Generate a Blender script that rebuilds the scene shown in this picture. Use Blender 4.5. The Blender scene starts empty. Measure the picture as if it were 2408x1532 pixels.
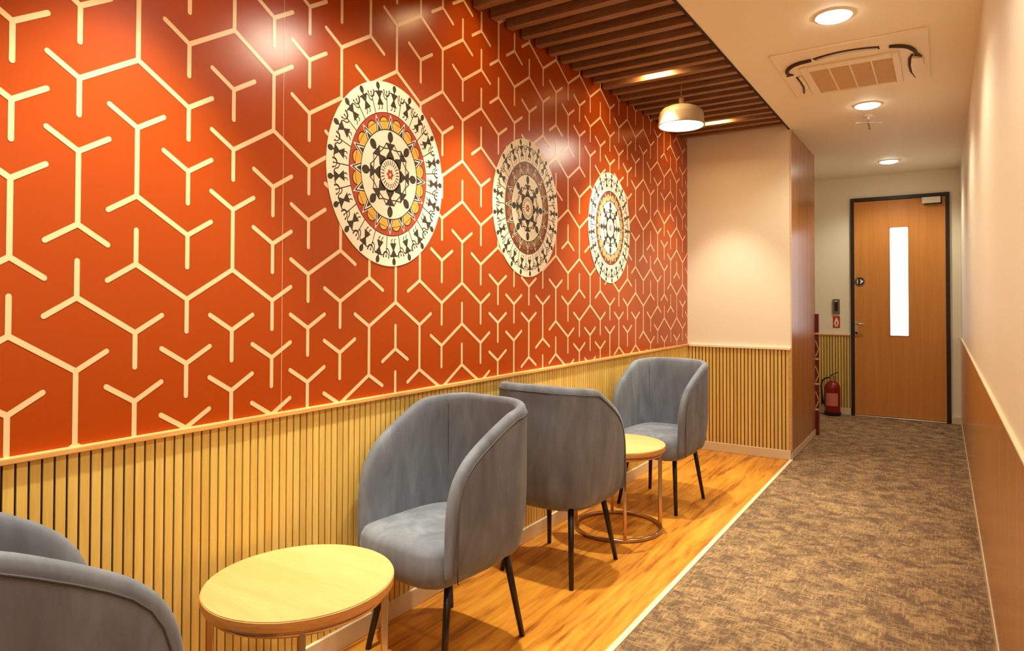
import bpy, bmesh, math, random
from mathutils import Vector, Matrix, Euler
random.seed(7)
scene = bpy.context.scene
COL = scene.collection
PI = math.pi
def R(d): return math.radians(d)

# ---------------------------------------------------------------- camera, world, exposure
CAMH = 1.2654
cam_d = bpy.data.cameras.new('camera'); cam = bpy.data.objects.new('camera', cam_d); COL.objects.link(cam)
cam_d.sensor_width = 36.0; cam_d.sensor_fit = 'HORIZONTAL'
cam_d.lens = 1540.17 / 2408 * 36.0
cam_d.shift_x = -(1241.32 - 1204.0) / 2408
cam_d.shift_y = -(766.0 - 682.45) / 2408
cam_d.clip_start = 0.02
yaw, pit, rol = R(32.2996), R(0.9032), R(0.1187)
cam.matrix_world = (Matrix.Translation((0, 0, CAMH)) @ Matrix.Rotation(yaw, 4, 'Z') @ Matrix.Rotation(PI / 2 + pit, 4, 'X')
                    @ Matrix.Rotation(rol, 4, 'Z'))
scene.camera = cam
world = bpy.data.worlds.new('world'); scene.world = world; world.use_nodes = True
world.node_tree.nodes['Background'].inputs[0].default_value = (1.0, 0.86, 0.7, 1)
world.node_tree.nodes['Background'].inputs[1].default_value = 0.05
vs = scene.view_settings
vs.view_transform = 'Standard'; vs.look = 'None'; vs.gamma = 1.0; vs.use_curve_mapping = False
vs.exposure = 0.34
WARM = (1.0, 0.95, 0.71)
P_CORR, P_BAY, P_PEND = 38.0, 155.0, 14.0
CORR_Y = [-0.2, 1.6, 3.436, 5.135, 7.313]
BAY_Y = [-0.6, 0.82, 2.42, 3.787, 5.03]
PEND_Y = [-0.6, 1.72, 4.05]

# ---------------------------------------------------------------- dimensions (metres)
XL, XR, XC = -1.865, 0.168, -1.019        # left wall, right wall, edge of the seating bay
YN, YC, YC2, YD = -1.7, 5.538, 6.672, 8.077   # wall behind, column front, column end, far wall
ZC, ZW = 2.642, 0.8936                      # ceiling, top of the wainscot

# ---------------------------------------------------------------- materials
def lin(r, g, b):
    f = lambda c: (c / 255 / 12.92) if c / 255 <= .04045 else ((c / 255 + .055) / 1.055) ** 2.4
    return (f(r), f(g), f(b), 1)
def newmat(name, col, rough=.5, metal=0.0, spec=.5):
    m = bpy.data.materials.new(name); m.use_nodes = True
    p = m.node_tree.nodes['Principled BSDF']
    p.inputs['Base Color'].default_value = col if len(col) == 4 else (*col, 1)
    p.inputs['Roughness'].default_value = rough; p.inputs['Metallic'].default_value = metal
    p.inputs['Specular IOR Level'].default_value = spec
    return m
def N(m, t, **kw):
    n = m.node_tree.nodes.new(t)
    for k, v in kw.items(): setattr(n, k, v)
    return n
def L(m, a, b): m.node_tree.links.new(a, b)
def P(m): return m.node_tree.nodes['Principled BSDF']
def coords(m, scale=(1, 1, 1), rot=(0, 0, 0), obj_random=False):
    tc = N(m, 'ShaderNodeTexCoord'); mp = N(m, 'ShaderNodeMapping')
    mp.inputs['Scale'].default_value = scale; mp.inputs['Rotation'].default_value = rot
    geo = N(m, 'ShaderNodeNewGeometry')
    L(m, geo.outputs['Position'], mp.inputs['Vector'])
    if obj_random:
        oi = N(m, 'ShaderNodeObjectInfo'); mul = N(m, 'ShaderNodeMath', operation='MULTIPLY'); mul.inputs[1].default_value = 37.0
        L(m, oi.outputs['Random'], mul.inputs[0])
        cb = N(m, 'ShaderNodeCombineXYZ'); L(m, mul.outputs[0], cb.inputs[0]); L(m, mul.outputs[0], cb.inputs[2])
        L(m, cb.outputs[0], mp.inputs['Location'])
    return mp.outputs[0]
def noise(m, vec, scale, detail=3, rough=.55, dist=0.0):
    n = N(m, 'ShaderNodeTexNoise'); n.inputs['Scale'].default_value = scale; n.inputs['Detail'].default_value = detail
    n.inputs['Roughness'].default_value = rough; n.inputs['Distortion'].default_value = dist
    L(m, vec, n.inputs['Vector']); return n.outputs['Fac']
def ramp(m, fac, stops):
    r = N(m, 'ShaderNodeValToRGB'); e = r.color_ramp.elements
    while len(e) < len(stops): e.new(.5)
    for k, (p, c) in enumerate(stops): e[k].position = p; e[k].color = c
    L(m, fac, r.inputs[0]); return r.outputs[0]
def mixc(m, a, b, fac, mode='MIX'):
    x = N(m, 'ShaderNodeMix', data_type='RGBA', blend_type=mode)
    if isinstance(fac, (int, float)): x.inputs[0].default_value = fac
    else: L(m, fac, x.inputs[0])
    for s, k in ((a, 6), (b, 7)):
        if isinstance(s, tuple): x.inputs[k].default_value = s
        else: L(m, s, x.inputs[k])
    return x.outputs[2]
def bump(m, h, strength=.2, dist=.002):
    b = N(m, 'ShaderNodeBump'); b.inputs['Strength'].default_value = strength; b.inputs['Distance'].default_value = dist
    L(m, h, b.inputs['Height']); L(m, b.outputs[0], P(m).inputs['Normal'])
def wood(name, dark, mid, light, scale, rough, spec=.5, rnd=False, vary=0.0, rot=(0, 0, 0), fine=6.0):
    m = newmat(name, mid, rough, 0, spec)
    v = coords(m, scale, rot, rnd)
    n1 = noise(m, v, 1.0, 4, .6, .6); n2 = noise(m, v, fine, 3, .6)
    mixn = N(m, 'ShaderNodeMath', operation='MULTIPLY_ADD'); mixn.inputs[1].default_value = .35
    L(m, n2, mixn.inputs[0]); mul = N(m, 'ShaderNodeMath', operation='MULTIPLY'); mul.inputs[1].default_value = .65
    L(m, n1, mul.inputs[0]); L(m, mul.outputs[0], mixn.inputs[2])
    c = ramp(m, mixn.outputs[0], [(.34, dark), (.5, mid), (.66, light)])
    if vary:
        oi = N(m, 'ShaderNodeObjectInfo')
        rr = ramp(m, oi.outputs['Random'], [(0, (1 - vary, 1 - vary, 1 - 1.3 * vary, 1)), (1, (1, 1, 1, 1))])
        c = mixc(m, c, rr, 1.0, 'MULTIPLY')
    L(m, c, P(m).inputs['Base Color'])
    return m
M = {}
M['paint'] = newmat('cream wall paint', lin(242, 232, 212), .55)
M['ceiling_paint'] = newmat('cream ceiling paint', lin(248, 236, 208), .6)
def wallpaper():
    m = newmat('orange satin wallpaper', lin(166, 65, 9), .28)
    v = coords(m, (1, 1, 1)); n = noise(m, v, 900, 2, .5)
    bump(m, n, .04, .0004)
    P(m).inputs['Roughness'].default_value = .28
    P(m).inputs['Specular IOR Level'].default_value = .36
    return m
M['wallpaper'] = wallpaper()
M['line'] = newmat('cream printed lines', lin(236, 200, 158), .34)
M['oak_slat'] = wood('light oak slat', lin(222, 176, 92), lin(234, 196, 106), lin(242, 208, 124), (22, 22, 1.4), .42, .4, True, .16)
M['oak_cap'] = wood('oak capping', lin(200, 140, 80), lin(222, 166, 98), lin(236, 184, 116), (30, 2.5, 30), .4, .4)
M['slat_back'] = newmat('dark groove board', lin(22, 12, 8), .8)
M['skirting'] = newmat('pale skirting', lin(222, 204, 174), .3)
M['laminate'] = wood('brown laminate', lin(182, 122, 62), lin(200, 138, 72), lin(214, 154, 86), (40, 40, .9), .2, .5)
M['dark_laminate'] = wood('glossy brown laminate', lin(150, 96, 50), lin(170, 110, 60), lin(184, 124, 72), (26, 26, .9), .24, .6)
M['door_wood'] = wood('orange brown door veneer', lin(198, 128, 60), lin(206, 136, 66), lin(212, 143, 72), (22, 22, .8), .38, .4)
M['black_frame'] = newmat('black door frame', lin(34, 22, 16), .4)
M['ceiling_slat'] = wood('walnut brown ceiling slat', lin(122, 82, 52), lin(146, 102, 68), lin(164, 118, 82), (3, 40, 40), .5, .4, True, .1)
M['void'] = newmat('dark ceiling void', lin(46, 22, 12), .85)
M['floor_wood'] = wood('golden vinyl floor', lin(136, 70, 16), lin(214, 140, 46), lin(232, 166, 62), (16, 1.5, 16), .36, .45, rot=(0, 0, R(-6)), fine=3.2)
M['strip'] = newmat('cream edge strip', lin(246, 232, 196), .3)
def carpet():
    m = newmat('mottled brown carpet', lin(130, 100, 76), .95, 0, .1)
    va = coords(m, (16, 95, 9)); vb = coords(m, (95, 16, 9)); vc = coords(m, (1, 1.1, 1))
    a = noise(m, va, 1.0, 4, .7); b = noise(m, vb, 1.0, 4, .7)
    big = noise(m, vc, 9.5, 5, .66, .6); fine = noise(m, vc, 420, 1, .5)
    mx = N(m, 'ShaderNodeMath', operation='MAXIMUM'); L(m, a, mx.inputs[0]); L(m, b, mx.inputs[1])
    s1 = N(m, 'ShaderNodeMath', operation='MULTIPLY_ADD'); L(m, big, s1.inputs[0]); s1.inputs[1].default_value = .5
    s2 = N(m, 'ShaderNodeMath', operation='MULTIPLY'); L(m, mx.outputs[0], s2.inputs[0]); s2.inputs[1].default_value = .75
    L(m, s2.outputs[0], s1.inputs[2])
    s3 = N(m, 'ShaderNodeMath', operation='MULTIPLY_ADD'); L(m, fine, s3.inputs[0]); s3.inputs[1].default_value = .16
    L(m, s1.outputs[0], s3.inputs[2])
    c = ramp(m, s3.outputs[0], [(.60, lin(104, 82, 66)), (.70, lin(122, 99, 78)), (.76, lin(158, 128, 94)), (.88, lin(190, 158, 114))])
    L(m, c, P(m).inputs['Base Color']); bump(m, fine, .5, .004)
    return m
M['carpet'] = carpet()
def velvet():
    m = newmat('blue grey velvet', lin(120, 124, 136), .85, 0, .25)
    v = coords(m, (5, 5, 1.6)); a = noise(m, v, 2.2, 4, .6, .4); v2 = coords(m, (1, 1, 1)); f = noise(m, v2, 700, 2, .5)
    c = ramp(m, a, [(.3, lin(96, 100, 114)), (.52, lin(112, 117, 131)), (.72, lin(130, 135, 148))])
    L(m, c, P(m).inputs['Base Color'])
    P(m).inputs['Sheen Weight'].default_value = .15; P(m).inputs['Sheen Roughness'].default_value = .4
    bump(m, f, .12, .001)
    return m
M['velvet'] = velvet()
M['piping'] = newmat('dark seam cord', lin(74, 75, 80), .8)
M['black_metal'] = newmat('black metal leg', lin(24, 18, 20), .35)
M['maple'] = wood('pale maple veneer', lin(210, 164, 102), lin(218, 173, 112), lin(224, 182, 122), (2.2, 18, 18), .38, .4)
M['edge_band'] = wood('brown table edge band', lin(196, 138, 72), lin(214, 156, 88), lin(226, 172, 104), (5, 5, 60), .4, .4)
M['bronze'] = newmat('polished bronze tube', (.52, .36, .24), .2, 1.0)
M['shade'] = newmat('beige lamp shade', lin(178, 154, 124), .5)
M['ac_plastic'] = newmat('cream cassette plastic', lin(246, 231, 202), .5)
M['white_plastic'] = newmat('white plastic', lin(232, 222, 204), .4)
M['trim_ring'] = newmat('white lamp ring', lin(244, 238, 226), .4)
M['grille'] = newmat('tan intake grille', lin(226, 192, 146), .6)
M['dark_slot'] = newmat('dark air slot', lin(66, 42, 22), .7)
M['steel'] = newmat('brushed steel', (.62, .58, .52), .3, 1.0)
M['grey_metal'] = newmat('grey reader case', lin(112, 96, 82), .4)
M['black'] = newmat('black plastic', lin(20, 16, 14), .35)
M['red_gloss'] = newmat('red enamel', lin(132, 18, 16), .25)
M['red_sign'] = newmat('red sign', lin(190, 62, 36), .5)
M['white_print'] = newmat('white print', lin(250, 236, 216), .5)
M['label_print'] = newmat('faded red label', lin(206, 120, 104), .5)
M['board'] = newmat('cream printed board', lin(238, 224, 202), .5)
M['ink'] = newmat('dark brown ink', lin(54, 44, 32), .55)
M['maroon'] = newmat('dark red board', lin(112, 30, 18), .4)
M['brick_red'] = newmat('brick red ink', lin(176, 62, 38), .5)
M['brown_red'] = newmat('brown red ink', lin(128, 58, 34), .5)  # darker than brick red; on the middle panel it carries the dim light
M['ochre'] = newmat('ochre ink', lin(222, 164, 62), .5)
M['tan'] = newmat('tan ink', lin(156, 100, 62), .5)  # petal colour of the middle panel, darkened to paint in its shade
M['amber'] = newmat('amber ink', lin(220, 158, 88), .5)
def emis(name, col, s):
    m = bpy.data.materials.new(name); m.use_nodes = True; nt = m.node_tree
    nt.nodes.remove(nt.nodes['Principled BSDF'])
    e = nt.nodes.new('ShaderNodeEmission'); e.inputs[0].default_value = (*col, 1); e.inputs[1].default_value = s
    nt.links.new(e.outputs[0], nt.nodes['Material Output'].inputs[0]); return m
M['lamp_panel'] = emis('glowing lamp panel', (1, .93, .74), 26.0)
M['bay_panel'] = emis('glowing bay lamp', (1, .72, .34), 75.0)
M['pend_panel'] = emis('glowing pendant diffuser', (1, .88, .72), 7.0)
M['door_glow'] = emis('daylit frosted pane', (.93, .97, 1.0), 3.6)

# ---------------------------------------------------------------- mesh helpers
class MB:
    def __init__(s): s.v = []; s.f = []
    def add(s, vs_, fs_):
        o = len(s.v); s.v += [tuple(p) for p in vs_]; s.f += [tuple(o + i for i in f) for f in fs_]; return s
    def box(s, x0, x1, y0, y1, z0, z1):
        return s.add([(x0, y0, z0), (x1, y0, z0), (x1, y1, z0), (x0, y1, z0), (x0, y0, z1), (x1, y0, z1), (x1, y1, z1), (x0, y1, z1)],
                     [(0, 3, 2, 1), (4, 5, 6, 7), (0, 1, 5, 4), (1, 2, 6, 5), (2, 3, 7, 6), (3, 0, 4, 7)])
    def rings(s, rings, cap0=True, cap1=True, close=False):
        n = len(rings[0]); vs_ = [p for r in rings for p in r]; fs_ = []
        K = len(rings)
        for k in range(K if close else K - 1):
            for i in range(n):
                j = (i + 1) % n; a = k * n; b = ((k + 1) % K) * n
                fs_.append((a + i, a + j, b + j, b + i))
        if not close:
            if cap0: fs_.append(tuple(reversed(range(n))))
            if cap1: fs_.append(tuple((K - 1) * n + i for i in range(n)))
        return s.add(vs_, fs_)
    def tube(s, pts, r, n=8, close=False):
        pts = [Vector(p) for p in pts]; K = len(pts); rr = r if isinstance(r, (list, tuple)) else [r] * K
        rings = []; up = None
        for k in range(K):
            if close: t = pts[(k + 1) % K] - pts[k - 1]
            else: t = pts[min(k + 1, K - 1)] - pts[max(k - 1, 0)]
            t.normalize()
            if up is None:
                up = Vector((0, 0, 1)) if abs(t.z) < .9 else Vector((1, 0, 0))
            u = (up - t * up.dot(t)).normalized(); w = t.cross(u); up = u
            rings.append([pts[k] + (u * math.cos(2 * PI * i / n) + w * math.sin(2 * PI * i / n)) * rr[k] for i in range(n)])
        return s.rings(rings, close=close)
    def lathe(s, prof, n=32, cx=0, cy=0, cap0=True, cap1=True):
        return s.rings([[(cx + r * math.cos(2 * PI * i / n), cy + r * math.sin(2 * PI * i / n), z) for i in range(n)] for r, z in prof], cap0, cap1)
    def prism(s, poly, x0, x1, axis='x'):
        # poly in the two other axes, extruded along axis
        mk = {'x': lambda a, b, t: (t, a, b), 'y': lambda a, b, t: (a, t, b), 'z': lambda a, b, t: (a, b, t)}[axis]
        return s.rings([[mk(a, b, x0) for a, b in poly], [mk(a, b, x1) for a, b in poly]])
    def build(s, name, mat, parent=None, smooth=False, sub=0, bevel=0.0, auto=None):
        me = bpy.data.meshes.new(name); me.from_pydata(s.v, [], s.f)
        bm = bmesh.new(); bm.from_mesh(me); bmesh.ops.recalc_face_normals(bm, faces=bm.faces); bm.to_mesh(me); bm.free()
        if smooth or auto is not None:
            me.polygons.foreach_set('use_smooth', [True] * len(me.polygons))
            if auto is not None: me.set_sharp_from_angle(angle=R(auto))
        me.materials.append(mat)
        o = bpy.data.objects.new(name, me); COL.objects.link(o)
        if parent: o.parent = parent
        if bevel:
            b = o.modifiers.new('bevel', 'BEVEL'); b.width = bevel; b.segments = 2; b.limit_method = 'ANGLE'
        if sub:
            b = o.modifiers.new('subdivision', 'SUBSURF'); b.levels = sub; b.render_levels = sub
        return o
def box(name, mat, x0, x1, y0, y1, z0, z1, parent=None, bevel=0.0):
    return MB().box(x0, x1, y0, y1, z0, z1).build(name, mat, parent, bevel=bevel)
def struct(o, label=None, cat='structure'):
    o['kind'] = 'structure'
    if label: o['label'] = label; o['category'] = cat
    return o
def tag(o, label, cat, group=None):
    o['label'] = label; o['category'] = cat
    if group: o['group'] = group
    return o
def thing(name, label, cat, loc=(0, 0, 0), rz=0.0, group=None):
    o = bpy.data.objects.new(name, None); o.empty_display_size = .1; COL.objects.link(o)
    o.location = loc; o.rotation_euler = (0, 0, rz)
    return tag(o, label, cat, group)
def copy_tree(o, parent=None):
    c = o.copy(); COL.objects.link(c); c.parent = parent
    for ch in list(o.children): copy_tree(ch, c)
    return c
def instance(src, parent, loc=(0, 0, 0), rot=None):
    c = src.copy(); COL.objects.link(c); c.parent = parent; c.location = loc
    if rot: c.rotation_euler = rot
    return c

# ---------------------------------------------------------------- shell
wl = struct(box('wall_left', M['wallpaper'], XL - .1, XL, YN, YC + .02, 0, 2.80), 'orange feature wall printed with cream branching lines', 'wall')
wr = struct(box('wall_right', M['paint'], XR, XR + .1, YN, YD + .1, 0, 2.80), 'plain cream corridor wall along the right edge', 'wall')
wf = struct(box('wall_far', M['paint'], -2.2, XR, YD, YD + .1, 0, 2.80), 'cream wall at the far end around the wooden door', 'wall')
wn = struct(box('wall_near', M['paint'], XL, XR, YN - .1, YN, 0, 2.80), 'cream wall behind the viewer', 'wall')
wa = struct(box('wall_alcove', M['paint'], XL - .1, XC, YC, YC2, 0, 2.80), 'cream column wall closing the seating bay', 'wall')
ws = struct(box('wall_side', M['paint'], -2.3, -2.2, YC2, YD + .1, 0, 2.80), 'cream side wall of the recess behind the column', 'wall')
ce = struct(box('ceiling', M['ceiling_paint'], XC, XR, YN, YD, ZC, 2.80), 'smooth cream corridor ceiling', 'ceiling')
box('recess_ceiling', M['ceiling_paint'], -2.2, XC, YC2, YD, ZC, 2.80, ce)
box('bay_roof', M['void'], XL, XC, YN, YC, 2.715, 2.80, ce)
box('soffit_edge', M['void'], XC - .012, XC, YN, YC, ZC - .004, 2.715, ce)
fl = struct(MB().box(XL - .1, XR + .1, YN - .1, YD + .1, -.1, -.012).build('floor', M['slat_back']), 'floor of the corridor, wood on the left and carpet on the right', 'floor')
box('wood_flooring', M['floor_wood'], XL, XC - .012, YN, YC, -.012, 0, fl)['label'] = 'golden wood-look flooring of the seating bay'
MB().box(XC + .012, XR, YN, YC2, -.012, .001).box(-2.2, XR, YC2, YD, -.012, .001).build('carpet', M['carpet'], fl)['label'] = 'mottled brown and tan carpet of the corridor'
box('edge_strip', M['strip'], XC - .012, XC + .012, YN, YC, -.012, .006, fl)['label'] = 'cream strip between wood flooring and carpet'

# printed line pattern of the wallpaper: a triangular grid of three-armed stars, inverted where listed
S = .18753; Y0 = .65259; Z0 = 1.27181; TAU = -.0017116; KY = .8876; CS = S * math.sqrt(3) / 2
INV = {0: [-1, 1], 1: [-2, 0, 4], 2: [-7, -3, -1], 4: [-9, -1], 5: [-6], 7: [-8, -2], 8: [-11, -1, 3], 9: [-10, 0, 2, 4],
       10: [-13, -1, 3], 11: [-14, -10], 12: [-15, -13, -7, -5, -1, 1, 3], 13: [-14, -12, -10, -8], 14: [-13, -11, -5, -3], 15: [-14, 4],
       16: [-15, -13, 3], 17: [-10, 2, 4], 18: [-15, -11, -9, -7, -3, 1, 3], 19: [-10, -6, -4], 20: [-15, -9, -3, -1], 21: [-8, -6, -4, 0],
       22: [-15, -13, -1], 23: [-2, 4], 24: [3], 25: [-14, -4, -2], 26: [-7, -3, -1, 3], 27: [-14, -10, -8, -4, 2], 28: [-7, -5, -3, -1],
       29: [-12, -8, -4, 0], 30: [-13, -1, 1], 31: [-14, -12, -10, -8, -2, 0], 32: [-15, -9, -7, -5, -3, 1], 33: [-2], 34: [-13, -5]}
rg = random.Random(5)
def is_inv(c, w):
    if c < 0: return random.Random(c * 100 + w).random() < .3
    return w in INV.get(c, ())
def star_pattern(parent):
    mb = MB(); hw = .0072; x = XL + .0008
    for c in range(-16, 35):
        for w in range(-20, 8):
            if (w - (c - 3)) % 2: continue
            inv = is_inv(c, w)
            cy = Y0 + c * CS; cz = Z0 - w * S / 2
            if cz > 2.74 or cz < .72: continue
            def put(y, z): return (x, min(Y0 + (y - Y0) * KY, YC - .001), z + TAU * (y - Y0) / CS)
            angs = [(210, -1, 1), (330, 1, 1), (90, 0, -2)] if inv else [(150, -1, -1), (30, 1, -1), (270, 0, 2)]
            cor = []
            for a, _, _ in angs:
                b = R(a + 60); d = hw / math.sin(R(60)); cor.append((a + 60, (cy + d * math.cos(b), cz + d * math.sin(b))))
            cd = {a % 360: p for a, p in cor}
            if c < 34: mb.add([put(*p) for p in cd.values()], [(0, 1, 2)])
            for a, dc, dw in angs:
                if c == 34 and not (dc == -1): continue
                u = (math.cos(R(a)), math.sin(R(a))); n = (-u[1], u[0])
                joined = is_inv(c + dc, w + dw) != inv
                ln = S / 2 if joined else S * .5
                p1 = cd[(a - 60) % 360]; p2 = cd[(a + 60) % 360]
                e1 = (cy + u[0] * ln - n[0] * hw, cz + u[1] * ln - n[1] * hw); e2 = (cy + u[0] * ln + n[0] * hw, cz + u[1] * ln + n[1] * hw)
                poly = [p1, e1]
                if not joined:
                    for k in range(1, 6):
                        t = -PI / 2 + PI * k / 6
                        poly.append((cy + u[0] * (ln + hw * math.cos(t)) + n[0] * hw * math.sin(t), cz + u[1] * (ln + hw * math.cos(t)) + n[1] * hw * math.sin(t)))
                poly += [e2, p2]
                mb.add([put(*p) for p in poly], [tuple(range(len(poly)))])
    return mb.build('printed_line_pattern', M['line'], parent)
star_pattern(wl)['label'] = 'cream printed branching lines'
box('wallpaper_seam', M['line'], XL, XL + .0006, 1.4115, 1.4126, ZW, 2.70, wl)

# wainscots of upright oak slats: backing board, capping, every slat its own piece
PIT = .0271
slat0 = MB().box(0, .0065, -.0109, .0109, .073, ZW - .014).build('slat', M['oak_slat'])
def slat_copy(parent, loc, rz=0.0):
    c = instance(slat0, parent, loc, (0, 0, rz)); return c
wp = box('wainscot_panel', M['slat_back'], XL, XL + .006, YN, YC, 0, ZW - .005, wl)
ys = .6405 + PIT / 2; k0 = int((YN + .03 - ys) / PIT); k1 = int((YC - .02 - ys) / PIT)
slat0.parent = wp; slat0.location = (XL + .005, ys, 0)
for k in range(k0, k1 + 1):
    if k != 0: slat_copy(wp, (XL + .005, ys + k * PIT, 0))
box('wainscot_cap', M['oak_cap'], XL, XL + .024, YN, YC, ZW - .015, ZW, wl, .002)
box('baseboard_left', M['skirting'], XL + .004, XL + .022, YN, YC, 0, .074, None, .003)
struct(bpy.data.objects['baseboard_left'])
wp2 = box('wainscot_panel', M['slat_back'], XL + .02, XC, YC - .006, YC, 0, ZW - .005, wa)
x = XC - .026
PITX = .0292
while x > XL + .03:
    slat_copy(wp2, (x, YC - .005, 0), -PI / 2); x -= PITX
box('corner_post', M['oak_cap'], XC - .012, XC, YC - .018, YC, .074, ZW - .012, wa)
box('wainscot_cap', M['paint'], XL + .02, XC, YC - .024, YC, ZW - .02, ZW, wa, .002)
struct(box('baseboard_alcove', M['skirting'], XL + .022, XC, YC - .022, YC, 0, .074, None, .003))
wp3 = box('wainscot_panel', M['slat_back'], -2.2, -.866, YD - .006, YD, 0, ZW - .005, wf)
x = -.884
while x > -1.6:
    slat_copy(wp3, (x, YD - .005, 0), -PI / 2); x -= PITX
box('wainscot_cap', M['oak_cap'], -2.2, -.866, YD - .022, YD, ZW - .014, ZW - .004, wf)
box('edge_trim', M['skirting'], -.866, -.855, YD - .01, YD, .074, ZW, wf)
MB().box(-2.2, -.858, YD - .02, YD, 0, .074).box(.077, XR, YD - .02, YD, 0, .074).build('baseboard_far', M['skirting'], None, bevel=.003)
struct(bpy.data.objects['baseboard_far'])
rp = box('wainscot_panel', M['laminate'], XR - .008, XR, YN, YD - .002, .05, ZW - .006, wr)
rp['label'] = 'glossy brown laminate wainscot'
box('wainscot_cap', M['strip'], XR - .012, XR, YN, YD - .002, ZW - .006, ZW, wr)
struct(box('baseboard_right', M['skirting'], XR - .012, XR, YN, YD - .02, 0, .05, None, .002))
sp = box('side_panel', M['dark_laminate'], XC, XC + .006, YC + .004, YC2, .06, ZC - .002, wa); sp['label'] = 'glossy brown laminate side of the column'
box('side_skirting', M['skirting'], XC, XC + .009, YC, YC2, 0, .06, wa)
box('corner_bead', M['skirting'], XC - .002, XC + .007, YC - .003, YC + .004, .074, ZC - .002, wa)

# red patterned board beyond the column
rb = thing('patterned_board', 'narrow dark red board with cream lines standing at the end of the brown column side', 'board', (-1.004, YC2, 0))
box('panel', M['maroon'], -.16, .02, .012, .04, 0, 1.142, rb)
mb = MB()
for z in (.235, .475, .71, .95): mb.box(-.12, .0202, .0108, .012, z, z + .016)
for z in (.32, .56, .80):
    mb.add([(.0202, .011, z), (.0202, .011, z + .02), (-.008, .011, z + .1), (-.008, .011, z + .08)], [(0, 1, 2, 3)])
    mb.add([(.0202, .011, z), (.0202, .011, z + .02), (-.008, .011, z - .05), (-.008, .011, z - .07)], [(0, 1, 2, 3)])
mb.build('printed_line_pattern', M['line'], rb)

# ---------------------------------------------------------------- slatted ceiling of the bay
sc = thing('slatted_ceiling', 'ceiling panel of brown wooden slats hung above the seating bay', 'ceiling panel', (0, 0, ZC))
CP = .1389; s0 = None
for k in range(-32, 17):
    y = 3.161 + k * CP
    if y > YC - .03 or y < YN + .05: continue
    if s0 is None:
        s0 = MB().box(XL + .012, XC - .016, -.023, .023, 0, .062).build('slat', M['ceiling_slat'], sc, bevel=.0015); s0.location = (0, y, 0)
    else: instance(s0, sc, (0, y, 0))
for xx in (XL + .25, XC - .25):
    box('carrier_rail', M['void'], xx - .012, xx + .012, YN + .01, YC - .01, .062, .077, sc)

# ---------------------------------------------------------------- lamps
def spot(parent, loc, power, ang, blend, size, col=WARM, name='lamp_light'):
    d = bpy.data.lights.new(name, 'SPOT'); d.energy = power; d.spot_size = R(ang); d.spot_blend = blend; d.shadow_soft_size = size; d.color = col
    o = bpy.data.objects.new(name, d); COL.objects.link(o); o.parent = parent; o.location = loc; return o
for i, y in enumerate(CORR_Y):
    lab = {2: 'round recessed downlight nearest the viewer, in front of the ceiling air conditioner', 3: 'round recessed downlight between the air conditioner and the sprinkler',
           4: 'round recessed downlight nearest the wooden door'}.get(i, 'round recessed downlight behind the viewer, farthest from the door' if i < 1 else 'round recessed downlight just above the viewer')
    t = thing('downlight', lab, 'ceiling light', (-.432, y, ZC), 0, 'corridor downlights')
    MB().lathe([(.088, .004), (.088, -.006), (.079, -.008), (.076, -.003)], 32, cap0=False, cap1=False).build('trim_ring', M['trim_ring'], t, smooth=True)
    MB().lathe([(.076, -.003), (.075, -.012), (.06, -.018), (.02, -.021)], 32).build('diffuser', M['lamp_panel'], t)
    spot(t, (0, 0, -.03), P_CORR, 146, .55, .07)
for i, y in enumerate(BAY_Y):
    lab = {3: 'glowing lamp recessed between the ceiling slats above the pendant, nearer one', 4: 'glowing lamp between the ceiling slats behind the pendant'}.get(i, 'glowing lamp between the ceiling slats ' + ('behind the viewer', 'above the front round table', 'above the tub chair seen from behind', '', '')[i])
    yy = 3.161 + (round((y - 3.161) / CP - .5) + .5) * CP
    t = thing('slat_lamp', lab, 'ceiling light', (-1.48, yy, ZC + .077), 0, 'lamps between the ceiling slats')
    MB().box(-.095, .095, -.036, .036, -.040, 0).build('housing', M['trim_ring'], t, bevel=.002)
    box('diffuser', M['bay_panel'], -.088, .088, -.033, .033, -.044, -.040, t)
    spot(t, (0, 0, -.09), P_BAY * (.4 if i == 4 else 1.0), 70, .6, .03)
for i, y in enumerate(PEND_Y):
    lab = {2: 'beige dome pendant lamp hanging over the far chair', 1: 'beige dome pendant lamp above the picture, over the front chairs'}.get(i, 'beige dome pendant lamp behind the viewer')
    t = thing('pendant_lamp', lab, 'pendant lamp', (-1.402, y, 2.38), 0, 'dome pendant lamps')
    MB().lathe([(.138, .004), (.146, 0), (.148, .006), (.142, .03), (.140, .07), (.134, .09), (.117, .11), (.084, .124), (.03, .13), (.016, .131)], 48, cap0=False).build('shade', M['shade'], t, smooth=True)
    MB().lathe([(.017, .129), (.017, .18), (.008, .186)], 20).build('neck', M['shade'], t, smooth=False, auto=40)
    MB().tube([(0, 0, .18), (0, 0, .35)], .003, 8).build('cord', M['shade'], t)
    MB().lathe([(.137, .006), (.137, .002), (.1, 0.001)], 48).build('diffuser', M['pend_panel'], t)
    spot(t, (0, 0, -.03), P_PEND, 172, .35, .1)

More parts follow.
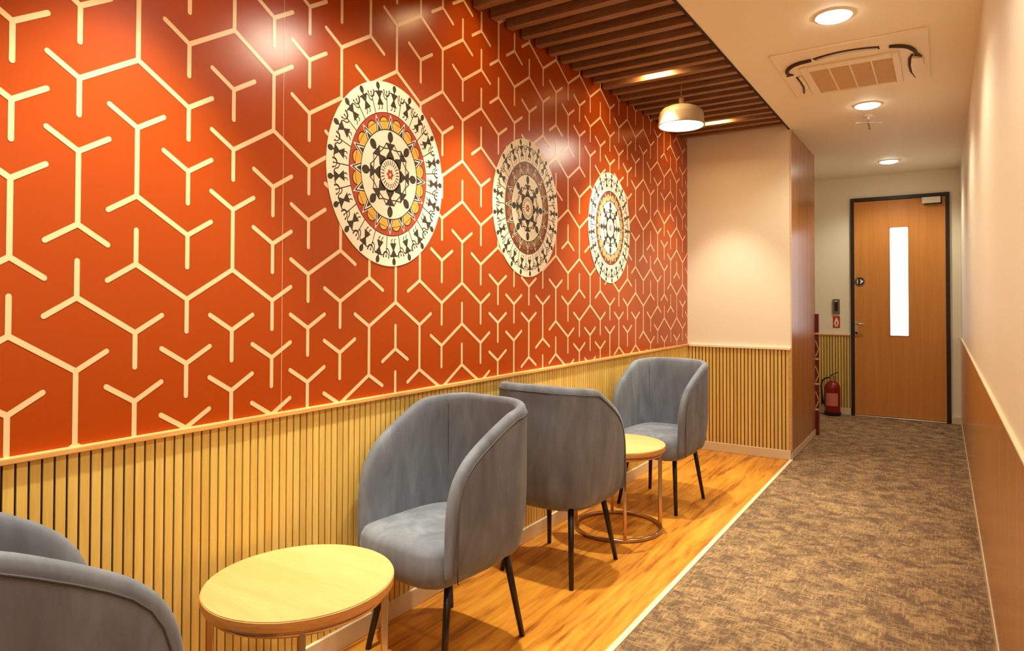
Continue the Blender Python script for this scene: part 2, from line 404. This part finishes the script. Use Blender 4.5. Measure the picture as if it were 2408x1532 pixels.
# ---------------------------------------------------------------- ceiling air conditioner
ac = thing('ceiling_air_conditioner', 'cream square ceiling cassette air conditioner with tan grille and bowed dark air slots', 'air conditioner', (0, 0, ZC))
box('panel', M['ac_plastic'], -.813, -.048, 3.815, 4.69, -.012, 0.0, ac, .004)
fr = MB()
for a in ((-.70, -.656, 4.07, 4.64), (-.226, -.19, 4.07, 4.64), (-.656, -.226, 4.07, 4.14), (-.656, -.226, 4.61, 4.64)): fr.box(a[0], a[1], a[2], a[3], -.024, -.012)
fr.build('grille_frame', M['ac_plastic'], ac, bevel=.003)
gr = box('intake_grille', M['grille'], -.656, -.226, 4.14, 4.61, -.016, -.012, ac)
mb = MB()
for k in range(33): mb.box(-.654, -.228, 4.146 + k * .014, 4.152 + k * .014, -.020, -.016)
mb.build('louvre', M['grille'], gr)['kind'] = 'stuff'
for xx in (-.55, -.44, -.33): box('grille_bar', M['ac_plastic'], xx - .004, xx + .004, 4.14, 4.61, -.021, -.016, gr)
def T2(x, y): return (.9787 * x - .0003 * y + .0021, .1131 * x + .896 * y - .0055)
def T3(pts): return [(*T2(q[0], q[1]), q[2]) for q in pts]
def band(name, outer, inner, mat, z0, z1, par):
    m = MB(); n = len(outer); outer = [T2(*q) for q in outer]; inner = [T2(*q) for q in inner]
    vs_ = [(x, y, z0) for x, y in outer] + [(x, y, z0) for x, y in inner] + [(x, y, z1) for x, y in outer] + [(x, y, z1) for x, y in inner]
    fs_ = []
    for i in range(n - 1):
        fs_ += [(i, i + 1, n + i + 1, n + i), (2 * n + i, 3 * n + i, 3 * n + i + 1, 2 * n + i + 1), (i, 2 * n + i, 2 * n + i + 1, i + 1), (n + i, n + i + 1, 3 * n + i + 1, 3 * n + i)]
    fs_ += [(0, n, 3 * n, 2 * n), (n - 1, 3 * n - 1, 4 * n - 1, 2 * n - 1)]
    return m.add(vs_, fs_).build(name, mat, par)
def bow(x0, y0, x1, y1, sag, n=14):
    return [(x0 + (x1 - x0) * t + (y1 - y0) * sag * 4 * t * (1 - t) * -1, y0 + (y1 - y0) * t + (x1 - x0) * sag * 4 * t * (1 - t)) for t in [k / n for k in range(n + 1)]]
band('air_flap', bow(-.60, 4.512, -.29, 4.470, -.13), bow(-.60, 4.572, -.29, 4.53, -.02), M['ac_plastic'], -.026, -.012, ac)
band('air_slot', bow(-.622, 4.496, -.281, 4.445, -.12), bow(-.612, 4.53, -.283, 4.495, -.10), M['dark_slot'], -.0145, -.012, ac)
MB().tube(T3([(-.79, 4.70, -.016), (-.783, 4.655, -.018), (-.764, 4.60, -.02), (-.735, 4.556, -.02), (-.69, 4.52, -.02), (-.63, 4.505, -.018)]), .011, 8).build('air_slot', M['dark_slot'], ac, smooth=True)
MB().tube(T3([(-.235, 4.462, -.016), (-.2, 4.466, -.02), (-.17, 4.484, -.02), (-.143, 4.52, -.02), (-.124, 4.575, -.02), (-.117, 4.62, -.016)]), .010, 8).build('air_slot', M['dark_slot'], ac, smooth=True)
MB().prism([T2(*q) for q in [(-.125, 4.69), (-.112, 4.63), (-.086, 4.73)]], -.02, -.012, 'z').build('flap_bracket', M['dark_slot'], ac)
MB().prism([T2(*q) for q in [(-.806, 4.77), (-.79, 4.715), (-.762, 4.758)]], -.02, -.012, 'z').build('flap_bracket', M['dark_slot'], ac)
band('air_flap', [(-.085, 4.74), (-.08, 4.88), (-.086, 5.01), (-.12, 5.14)], [(-.137, 4.70), (-.146, 4.86), (-.142, 4.99), (-.127, 5.12)], M['ac_plastic'], -.028, -.012, ac)
MB().tube(T3([(-.132, 4.67, -.016), (-.149, 4.74, -.018), (-.154, 4.87, -.018), (-.150, 5.0, -.018), (-.128, 5.15, -.016)]), .006, 8).build('air_slot', M['dark_slot'], ac, smooth=True)
MB().tube(T3([(-.755, 4.82, -.015), (-.751, 4.94, -.015), (-.753, 5.07, -.015), (-.772, 5.21, -.015)]), .005, 8).build('air_slot', M['dark_slot'], ac, smooth=True)
band('air_flap', [(-.745, 4.82), (-.741, 4.94), (-.743, 5.07), (-.76, 5.21)], [(-.725, 4.80), (-.722, 4.94), (-.724, 5.07), (-.735, 5.21)], M['ac_plastic'], -.02, -.012, ac)

# ceiling sprinkler
sk = thing('sprinkler', 'small ceiling sprinkler with cross shaped arms behind the second downlight', 'sprinkler', (-.452, 5.44, ZC))
MB().lathe([(.035, 0), (.034, -.008), (.014, -.012), (.012, -.03)], 20).build('rose', M['white_plastic'], sk, auto=40)
MB().tube([(0, 0, -.02), (0, 0, -.055)], .007, 8).build('stem', M['steel'], sk)
for a in (20, 200): MB().add([(0, -.006, -.05), (.085, -.012, -.052), (.09, .012, -.052), (0, .008, -.05), (0, -.006, -.056), (.085, -.012, -.056), (.09, .012, -.056), (0, .008, -.056)],
    [(0, 1, 2, 3), (7, 6, 5, 4), (0, 4, 5, 1), (1, 5, 6, 2), (2, 6, 7, 3), (3, 7, 4, 0)]).build('arm', M['steel'], sk).rotation_euler = (0, 0, R(a))
MB().tube([(0, 0, -.054), (.004, -.004, -.075), (.008, -.008, -.1), (.009, -.009, -.108)], [.005, .006, .009, .004], 8).build('bulb', M['grey_metal'], sk, smooth=True)

# ---------------------------------------------------------------- far door
dr = struct(thing('door_1', 'orange brown wooden door with narrow bright glass strip in a black frame', 'door', (-.3905, YD, 0)))
W2 = .4635
MB().box(-W2, -W2 + .036, -.03, 0, 0, 2.40).box(W2 - .036, W2, -.03, 0, 0, 2.40).box(-W2 + .036, W2 - .036, -.03, 0, 2.36, 2.40).build('door_frame', M['black_frame'], dr, bevel=.002)
px0, px1, pz0, pz1 = -.0875, .0965, .888, 2.064
lf = MB().box(-.427, px0, -.022, -.002, .02, 2.357).box(px1, .427, -.022, -.002, .02, 2.357).box(px0, px1, -.022, -.002, .02, pz0).box(px0, px1, -.022, -.002, pz1, 2.357).build('door_leaf', M['door_wood'], dr)
g = box('glass_pane', M['door_glow'], px0, px1, -.012, -.006, pz0, pz1, dr); g['label'] = 'bright daylit frosted glass strip'
b_ = .008
MB().box(px0, px0 + b_, -.025, -.012, pz0, pz1).box(px1 - b_, px1, -.025, -.012, pz0, pz1).box(px0, px1, -.025, -.012, pz0, pz0 + b_).box(px0, px1, -.025, -.012, pz1 - b_, pz1).build('glazing_bead', M['door_wood'], dr)
box('threshold', M['steel'], -.428, .428, -.05, -.002, 0, .016, dr, .003)
hd = MB().box(-.426, -.392, -.032, -.022, .885, 1.035).build('handle_plate', M['steel'], dr, bevel=.002)
MB().tube([(-.409, -.03, 1.012), (-.409, -.07, 1.012), (-.401, -.078, 1.013), (-.325, -.078, 1.014)], [.009, .009, .009, .008], 10).build('lever', M['steel'], hd, smooth=True)
MB().lathe([(.014, 0), (.014, .012)], 16).build('lock_cylinder', M['black'], hd, auto=40)
lk = [o for o in hd.children if o.name.startswith('lock')][0]; lk.rotation_euler = (PI / 2, 0, 0); lk.location = (-.409, -.03, .912)
cl = box('door_closer', M['white_plastic'], .2185, .3855, -.075, -.022, 2.29, 2.355, dr, .004)
MB().box(.245, .395, -.07, -.055, 2.278, 2.29).box(.3855, .398, -.07, -.03, 2.278, 2.36).build('closer_arm', M['black'], cl)
sg = thing('push_sign', 'round black sign with a white arrow hand and lettering on the wooden door', 'sign', (-.765, YD - .022, 1.479))
def ydisc(name, mat, r, y0, y1, par, n=28):
    return MB().rings([[(r * math.cos(2 * PI * i / n), y, r * math.sin(2 * PI * i / n)) for i in range(n)] for y in (y0, y1)]).build(name, mat, par, auto=40)
ydisc('plate', M['black'], .052, -.004, 0, sg)
ydisc('rim', M['steel'], .048, -.0045, -.004, sg); ydisc('face', M['black'], .045, -.005, -.0045, sg)
MB().prism([(.002, .03), (.04, .002), (.002, -.03), (.01, 0)], -.0058, -.005, 'y').build('arrow', M['white_print'], sg)
mb = MB()
for z, w in ((.022, .010), (.010, .017), (-.002, .018), (-.014, .016), (-.025, .010)): mb.box(-.022 - w / 2, -.022 + w / 2, -.0056, -.005, z, z + .006)
mb.build('lettering', M['white_print'], sg)

# wall items left of the door
rd = thing('card_reader', 'grey and black access card reader on the wall beside the wooden door', 'card reader', (-1.004, YD, 1.202))
box('case', M['grey_metal'], -.036, .036, -.022, 0, -.084, .084, rd, .004)
box('screen', M['black'], -.016, .018, -.0235, -.022, -.05, .052, rd)
box('light_bar', M['white_plastic'], -.018, .014, -.0235, -.022, .056, .064, rd)
fs = thing('fire_sign', 'small red fire extinguisher sign with a pale flame below the card reader', 'sign', (-1.003, YD, 1.034))
box('plate', M['red_sign'], -.036, .036, -.004, 0, -.07, .062, fs)
MB().prism([(-.022, -.03), (-.02, .0), (-.012, .022), (0, .05), (.01, .026), (.02, .004), (.023, -.028), (.012, -.05), (0, -.058), (-.012, -.05)], -.0046, -.004, 'y').build('flame', M['white_print'], fs)
MB().prism([(-.006, -.036), (-.006, -.008), (.001, .012), (.007, -.008), (.008, -.036), (0, -.044)], -.0052, -.0046, 'y').build('flame_core', M['red_sign'], fs)

ex = thing('fire_extinguisher', 'red fire extinguisher with black hose standing on the carpet by the far wall', 'fire extinguisher', (-1.032, YD - .125, .001))
cy_ = MB().lathe([(.082, 0), (.084, .008), (.084, .03), (.079, .034), (.079, .3), (.074, .33), (.055, .36), (.03, .375), (.022, .385)], 32); cy_ = cy_.build('cylinder', M['red_gloss'], ex, auto=35)
MB().lathe([(.086, 0), (.087, .02), (.086, .04)], 32).build('base_ring', M['black'], cy_, auto=35)
MB().rings([[(.0795 * math.cos(t), .0795 * math.sin(t), z) for t in [R(-140 + 100 * k / 10) for k in range(11)]] + [(.0785 * math.cos(t), .0785 * math.sin(t), z) for t in [R(-40 - 100 * k / 10) for k in range(11)]] for z in (.11, .25)]).build('paper_label', M['label_print'], cy_)
MB().lathe([(.02, .38), (.02, .41), (.026, .412), (.026, .43), (.016, .436)], 16).build('valve', M['steel'], ex, auto=35)
MB().add([(-.02, -.01, .43), (-.02, .01, .43), (.06, .01, .475), (.06, -.01, .475), (-.02, -.01, .44), (-.02, .01, .44), (.06, .01, .485), (.06, -.01, .485)],
    [(0, 3, 2, 1), (4, 5, 6, 7), (0, 1, 5, 4), (1, 2, 6, 5), (2, 3, 7, 6), (3, 0, 4, 7)]).build('handle', M['black'], ex)
MB().tube([(-.02, 0, .415), (-.06, -.01, .41), (-.1, -.015, .38), (-.112, -.02, .32), (-.105, -.02, .22), (-.095, -.02, .12)], [.009, .009, .009, .009, .01, .012], 10).build('hose', M['black'], ex, smooth=True)
ds = thing('door_stop', 'tiny steel door stop on the carpet in front of the wooden door', 'door stop', (.002, 7.25, .001))
MB().lathe([(.02, 0), (.019, .006), (.01, .01), (.009, .03), (.013, .034), (.012, .042)], 16).build('post', M['steel'], ds, auto=35)
MB().lathe([(.0135, .03), (.0135, .036)], 16).build('rubber_ring', M['black'], ds)

# ---------------------------------------------------------------- printed medallions
RD = .367
def yz(m, poly, x): m.add([(x, a, b) for a, b in poly], [tuple(range(len(poly)))])
def circ(r, n=48, cy=0, cz=0, sy=1, sz=1): return [(cy + r * sy * math.cos(2 * PI * i / n), cz + r * sz * math.sin(2 * PI * i / n)) for i in range(n)]
def annulus(m, r0, r1, x, n=96):
    a = circ(r0, n); b = circ(r1, n)
    m.add([(x, *p) for p in a] + [(x, *p) for p in b], [(i, (i + 1) % n, n + (i + 1) % n, n + i) for i in range(n)])
def stroke(m, pts, w, x):
    for (a, b), (c, d) in zip(pts[:-1], pts[1:]):
        l = math.hypot(c - a, d - b) or 1; nx, ny = -(d - b) / l * w / 2, (c - a) / l * w / 2
        yz(m, [(a + nx, b + ny), (a - nx, b - ny), (c - nx, d - ny), (c + nx, d + ny)], x)
def sc_(poly): return [(a * RD, b * RD) for a, b in poly]
def medal_parts(ringm, petm):
    T = .0018; e = .0003
    def mk(name, fn, mat):
        m = MB(); fn(m); o = m.build(name, mat); return o
    n = 96
    board = MB().prism(circ(RD, n), 0, T, 'x').build('board', M['board'])
    def ring(m): annulus(m, .575 * RD, .668 * RD, T + e)
    def band_(m): annulus(m, .49 * RD, .575 * RD, T + e)
    def lines(m):
        annulus(m, .664 * RD, .672 * RD, T + 2 * e); annulus(m, .482 * RD, .492 * RD, T + 4 * e); annulus(m, .572 * RD, .578 * RD, T + 2 * e)
    def petal(m):
        yz(m, sc_([(-.062, .488), (.062, .488), (.074, .53), (.066, .575), (.042, .606), (0, .618), (-.042, .606), (-.066, .575), (-.074, .53)]), T + 2 * e)
    def petline(m):
        pts = [(.082 * math.cos(t), .53 + .095 * math.sin(t)) for t in [R(-20 + 220 * k / 12) for k in range(13)]]
        stroke(m, sc_(pts), .012 * RD, T + 2.4 * e)
    def star(m): yz(m, sc_([(-.066, .484), (0, .66), (.066, .484)]), T + 3 * e)
    def star_line(m):
        stroke(m, sc_([(-.052, .484), (0, .618), (.052, .484)]), .014 * RD, T + 3.5 * e)
        yz(m, sc_([(-.030, .488), (0, .56), (.030, .488)]), T + 3.5 * e)
    def figure(m):
        X = T + e
        yz(m, sc_(circ(.036, 16, 0, .952, .85, 1.1)), X)
        stroke(m, sc_([(0, .92), (0, .895)]), .018 * RD, X)
        yz(m, sc_([(-.062, .898), (.062, .898), (.010, .822), (-.010, .822)]), X)
        yz(m, sc_([(-.010, .826), (.010, .826), (.056, .748), (-.056, .748)]), X)
        stroke(m, sc_([(-.02, .752), (-.024, .715), (-.045, .700)]), .0115 * RD, X)
        stroke(m, sc_([(.02, .752), (.03, .72), (.008, .702)]), .0115 * RD, X)
        stroke(m, sc_([(.05, .892), (.075, .868), (.078, .83), (.105, .80), (.13, .815)]), .0125 * RD, X)
        stroke(m, sc_([(-.05, .892), (-.08, .885), (-.092, .85), (-.12, .835)]), .0125 * RD, X)
    def trident(m):
        X = T + e
        stroke(m, sc_([(0, .668), (0, .89)]), .0105 * RD, X)
        stroke(m, sc_([(-.045, .9), (-.034, .865), (0, .842), (.034, .865), (.045, .9)]), .0115 * RD, X)
        for p in ((0, .895), (-.046, .905), (.046, .905)): yz(m, sc_(circ(.011, 8, *p)), X + .0001)
    def dancer(m):
        X = T + e
        yz(m, sc_(circ(.056, 18, 0, .408, .84, 1.06)), X); yz(m, sc_([(-.016, .445), (.0, .475), (.016, .445)]), X)
        stroke(m, sc_([(0, .37), (0, .335)]), .02 * RD, X)
        yz(m, sc_([(-.082, .34), (.082, .34), (.014, .255), (-.014, .255)]), X)
        yz(m, sc_([(-.014, .262), (.014, .262), (.070, .19), (.064, .172), (-.064, .172), (-.070, .19)]), X)
        stroke(m, sc_([(.068, .333), (.118, .268), (.175, .222)]), .013 * RD, X); stroke(m, sc_([(-.068, .333), (-.118, .268), (-.175, .222)]), .013 * RD, X)
    def wheel(m):
        X = T + e; annulus(m, .166 * RD, .188 * RD, X)
        for k in range(24):
            a = R(15 * k); c, s_ = math.cos(a), math.sin(a)
            stroke(m, [(.102 * RD * c, .102 * RD * s_), (.155 * RD * c, .155 * RD * s_)], .011 * RD, X)
    def flower(m):
        yz(m, sc_([(.052 * (1 + .18 * math.cos(6 * t)) * math.cos(t), .052 * (1 + .18 * math.cos(6 * t)) * math.sin(t)) for t in [2 * PI * i / 36 for i in range(36)]]), T + e)
    def centre(m): yz(m, sc_(circ(.016, 12)), T + 2 * e)
    return [('board', board, 1, 0), ('outer_ring', mk('outer_ring', ring, ringm), 1, 0), ('inner_band', mk('inner_band', band_, petm), 1, 0), ('ring_outline', mk('ring_outline', lines, M['ink']), 1, 0),
            ('petal', mk('petal', petal, petm), 16, 11.25), ('petal_outline', mk('petal_outline', petline, M['ink']), 16, 11.25),
            ('star_point', mk('star_point', star, M['board']), 16, 0), ('star_outline', mk('star_outline', star_line, M['ink']), 16, 0),
            ('figure', mk('figure', figure, M['ink']), 21, 4), ('trident', mk('trident', trident, M['ink']), 21, 4 + 360 / 42),
            ('dancer', mk('dancer', dancer, M['ink']), 8, 0), ('wheel', mk('wheel', wheel, M['ink']), 1, 0), ('flower', mk('flower', flower, M['brick_red']), 1, 0), ('flower_centre', mk('flower_centre', centre, M['board']), 1, 0)]
MED = [(1.913, 1.767, 'brick_red', 'ochre', 'large round folk-art panel with yellow petal ring, nearest on the orange wall'),
       (2.942, 1.756, 'brown_red', 'tan', 'round folk-art panel with ring inked darker for shade, middle one on the orange wall'),
       (3.972, 1.748, 'brown_red', 'amber', 'round folk-art panel with amber ring, farthest on the orange wall, beside the column')]
for y, z, rm, pm, lab in MED:
    t = thing('wall_medallion', lab, 'wall panel', (XL + .001, y, z), 0, 'round folk-art panels on the orange wall')
    t.scale = (1, .878, 1)
    for name, src, cnt, off in medal_parts(M[rm], M[pm]):
        for k in range(cnt):
            o = src if k == 0 else src.copy()
            if k: COL.objects.link(o)
            o.parent = t; o.rotation_euler = (R(-(off + 360 * k / cnt)), 0, 0)

# ---------------------------------------------------------------- tub chairs
PROF = [(.862, -.06), (.861, -.02)]
def chair_shell_rim(n_back=10, n_cor=8):
    """rim centre line (x, y, z) from the left arm foot over the back to the right arm foot; forward is +y"""
    hw, yb, rc, th = .238, -.237, .15, .04
    side = [(.208, .345), (.209, .41), (.209, .48), (.207, .545), (.201, .598), (.187, .645), (.163, .688), (.128, .724), (.083, .755), (.03, .786), (-.03, .818), (-.087, .846)]
    right = [(hw - .012 * max(0, (y + .087) / .29), y, z) for y, z in side]
    corner = []
    for k in range(1, n_cor + 1):
        a = R(90) * k / n_cor
        corner.append((hw - rc + rc * math.cos(a), yb + rc - rc * math.sin(a), .846 + .02 * math.sin(a)))
    back = [((hw - rc) * (1 - 2 * k / n_back), yb, .866) for k in range(1, n_back)]
    r = right + corner + back
    left = [(-x, y, z) for x, y, z in reversed(right + corner)]
    return [Vector(p) for p in r + left]
def make_chair(name, label, group):
    t = thing(name, label, 'chair', (0, 0, 0), 0, group)
    rim = chair_shell_rim(); K = len(rim); th = .044; zb = .34
    rings = []; outer_rim = []; inner_seam = []
    for k, p in enumerate(rim):
        tg = (rim[min(k + 1, K - 1)] - rim[max(k - 1, 0)]); 
        if k == 0 or k == K - 1: tg = Vector((0, 0, 1)) if k == 0 else Vector((0, 0, -1))
        tg.normalize()
        h = Vector((tg.x, tg.y, 0))
        # outward horizontal normal from the plan curve
        kk0, kk1 = max(k - 2, 0), min(k + 2, K - 1)
        hp = rim[kk1] - rim[kk0]; hp.z = 0
        x_, y_ = p.x, p.y
        if abs(x_) > .222 and y_ > -.09: out = Vector((1 if x_ > 0 else -1, 0, 0))
        elif y_ < -.236 + 1e-6: out = Vector((0, -1, 0))
        else:
            c = Vector(((.238 - .15) * (1 if x_ > 0 else -1), -.237 + .15, 0)); out = (Vector((x_, y_, 0)) - c).normalized()
        nrm = tg.cross(out); 
        if nrm.z < 0 or (k in (0, K - 1) and nrm.y < 0): nrm = -nrm
        if abs(nrm.z) < .2 and nrm.y < 0: nrm = -nrm
        nrm.normalize()
        ro = th / 2; prof = []
        # tapered shell: bottom drawn in on the outside
        ht = p.z
        def tap(z): 
            q = max(0, min(1, (z - zb) / .2)); return -.032 * (1 - q) ** 2
        for q in (0, .08, .2, .4, .65, .88):
            z = zb + (ht - .012 - zb) * q
            pos = Vector((p.x, p.y, z)) + out * (ro + tap(z)); prof.append(pos)
        for a in (20, 55, 90, 125, 160):
            prof.append(p + out * (ro * math.cos(R(a))) + nrm * (ro * math.sin(R(a))))
        for q in (.88, .55, .2, 0):
            z = zb + (ht - .012 - zb) * q
            prof.append(Vector((p.x, p.y, z)) - out * (ro - tap(z) * .6))
        rings.append(prof); outer_rim.append(p + out * (ro + .0005) - nrm * .010)
    m = MB(); n = len(rings[0]); vs_ = [q for r_ in rings for q in r_]; fs_ = []
    for k in range(K - 1):
        for i in range(n):
            j = (i + 1) % n; fs_.append((k * n + i, k * n + j, (k + 1) * n + j, (k + 1) * n + i))
    fs_.append(tuple(range(n))); fs_.append(tuple((K - 1) * n + i for i in range(n)))
    m.add(vs_, fs_); sh = m.build('shell', M['velvet'], t, smooth=True, sub=1)
    MB().tube(outer_rim, .0026, 6).build('piping', M['piping'], sh, smooth=True)
    for sx in (-1, 1):     # upright seams of the inner back
        a = R(46); pts = []
        for z in (.462, .48, .51, .55, .6, .66, .72, .78, .83, .852):
            q = max(0, min(1, (z - zb) / .2)); rr = .15 - th / 2 - .0008 - .032 * .6 * (1 - q) ** 2
            pts.append((sx * (.238 - .15 + rr * math.cos(a)), -.237 + .15 - rr * math.sin(a), z))
        MB().tube(pts, .0017, 6).build('seam', M['piping'], sh, smooth=True)
    # seat cushion
    def outline(scale, z, n=48, front=.285):
        pts = []
        for i in range(n):
            a = 2 * PI * i / n; c, s_ = math.cos(a), math.sin(a)
            e = 4.2 if s_ > 0 else 3.0
            rr = (abs(c) ** e + abs(s_) ** e) ** (-1 / e)
            y = rr * s_; x = rr * c
            hwid = .218 if y < .5 else .218 + .016 * min(1, (y - .5) / .3)
            pts.append((x * hwid * scale, .035 + y * .247 * scale, z))
        return pts
    m = MB(); m.rings([outline(.80, .318), outline(.93, .322), outline(.985, .345), outline(1.0, .385), outline(.985, .425), outline(.94, .449), outline(.8, .461), outline(.5, .468), outline(.15, .470)])
    m.build('seat', M['velvet'], t, smooth=True)
    for (tx, ty, bx, by) in ((.15, .14, .192, .21), (-.15, .14, -.192, .21), (.15, -.15, .188, -.21), (-.15, -.15, -.188, -.21)):
        MB().tube([(tx, ty, .345), (bx, by, 0)], [.0145, .0105], 12).build('leg', M['black_metal'], t, smooth=True)
    return t
CH = [((-1.515, .535), -5, 'blue-grey velvet tub chair cut off at the lower left corner, back to the viewer'),
      ((-1.555, 1.905), 180 - 6, 'blue-grey velvet tub chair behind the large front table, facing the viewer'),
      ((-1.556, 2.752), -2, 'blue-grey velvet tub chair seen from behind, beside the far round table'),
      ((-1.503, 3.965), 180 - 5, 'blue-grey velvet tub chair farthest away, by the column wall')]
first = None
for (x, y), a, lab in CH:
    if first is None: c = first = make_chair('tub_chair', lab, 'velvet tub chairs at the two tables')
    else: c = copy_tree(first); c['label'] = lab
    c.location = (x, y, 0); c.rotation_euler = (0, 0, R(a))

# ---------------------------------------------------------------- side tables
def make_table(label):
    t = thing('side_table', label, 'table', (0, 0, 0), 0, 'round side tables')
    r, z1 = .26, .4714
    tp = MB().lathe([(r - .0035, z1 - .003), (r - .002, z1), (.2, z1), (.05, z1)], 72, cap0=False); tp = tp.build('tabletop', M['maple'], t)
    MB().lathe([(r - .012, z1 - .03), (r - .002, z1 - .028), (r, z1 - .024), (r, z1 - .003), (r - .003, z1 - .0015)], 72, cap1=False).build('edge_band', M['edge_band'], tp, auto=50)
    for nm, z in (('base_ring', .011), ('top_ring', z1 - .041)):
        MB().tube([(.235 * math.cos(2 * PI * k / 64), .235 * math.sin(2 * PI * k / 64), z) for k in range(64)], .0105, 10, close=True).build(nm, M['bronze'], t, smooth=True)
    for k in range(4):
        a = R(90 * k); b = MB().box(-.010, .010, -.0085, .0085, .004, z1 - .032).build('leg', M['bronze'], t, bevel=.003)
        b.location = (.235 * math.cos(a), .235 * math.sin(a), 0); b.rotation_euler = (0, 0, a)
    return t
t1 = make_table('round maple topped table at the bottom of the picture, nearest the viewer')
t2 = copy_tree(t1); t2['label'] = 'small round table with bronze ring base between the two far chairs'
t1.location = (-1.551, 1.246, 0); t1.rotation_euler = (0, 0, R(-38)); t2.location = (-1.534, 3.372, 0); t2.rotation_euler = (0, 0, R(-57))
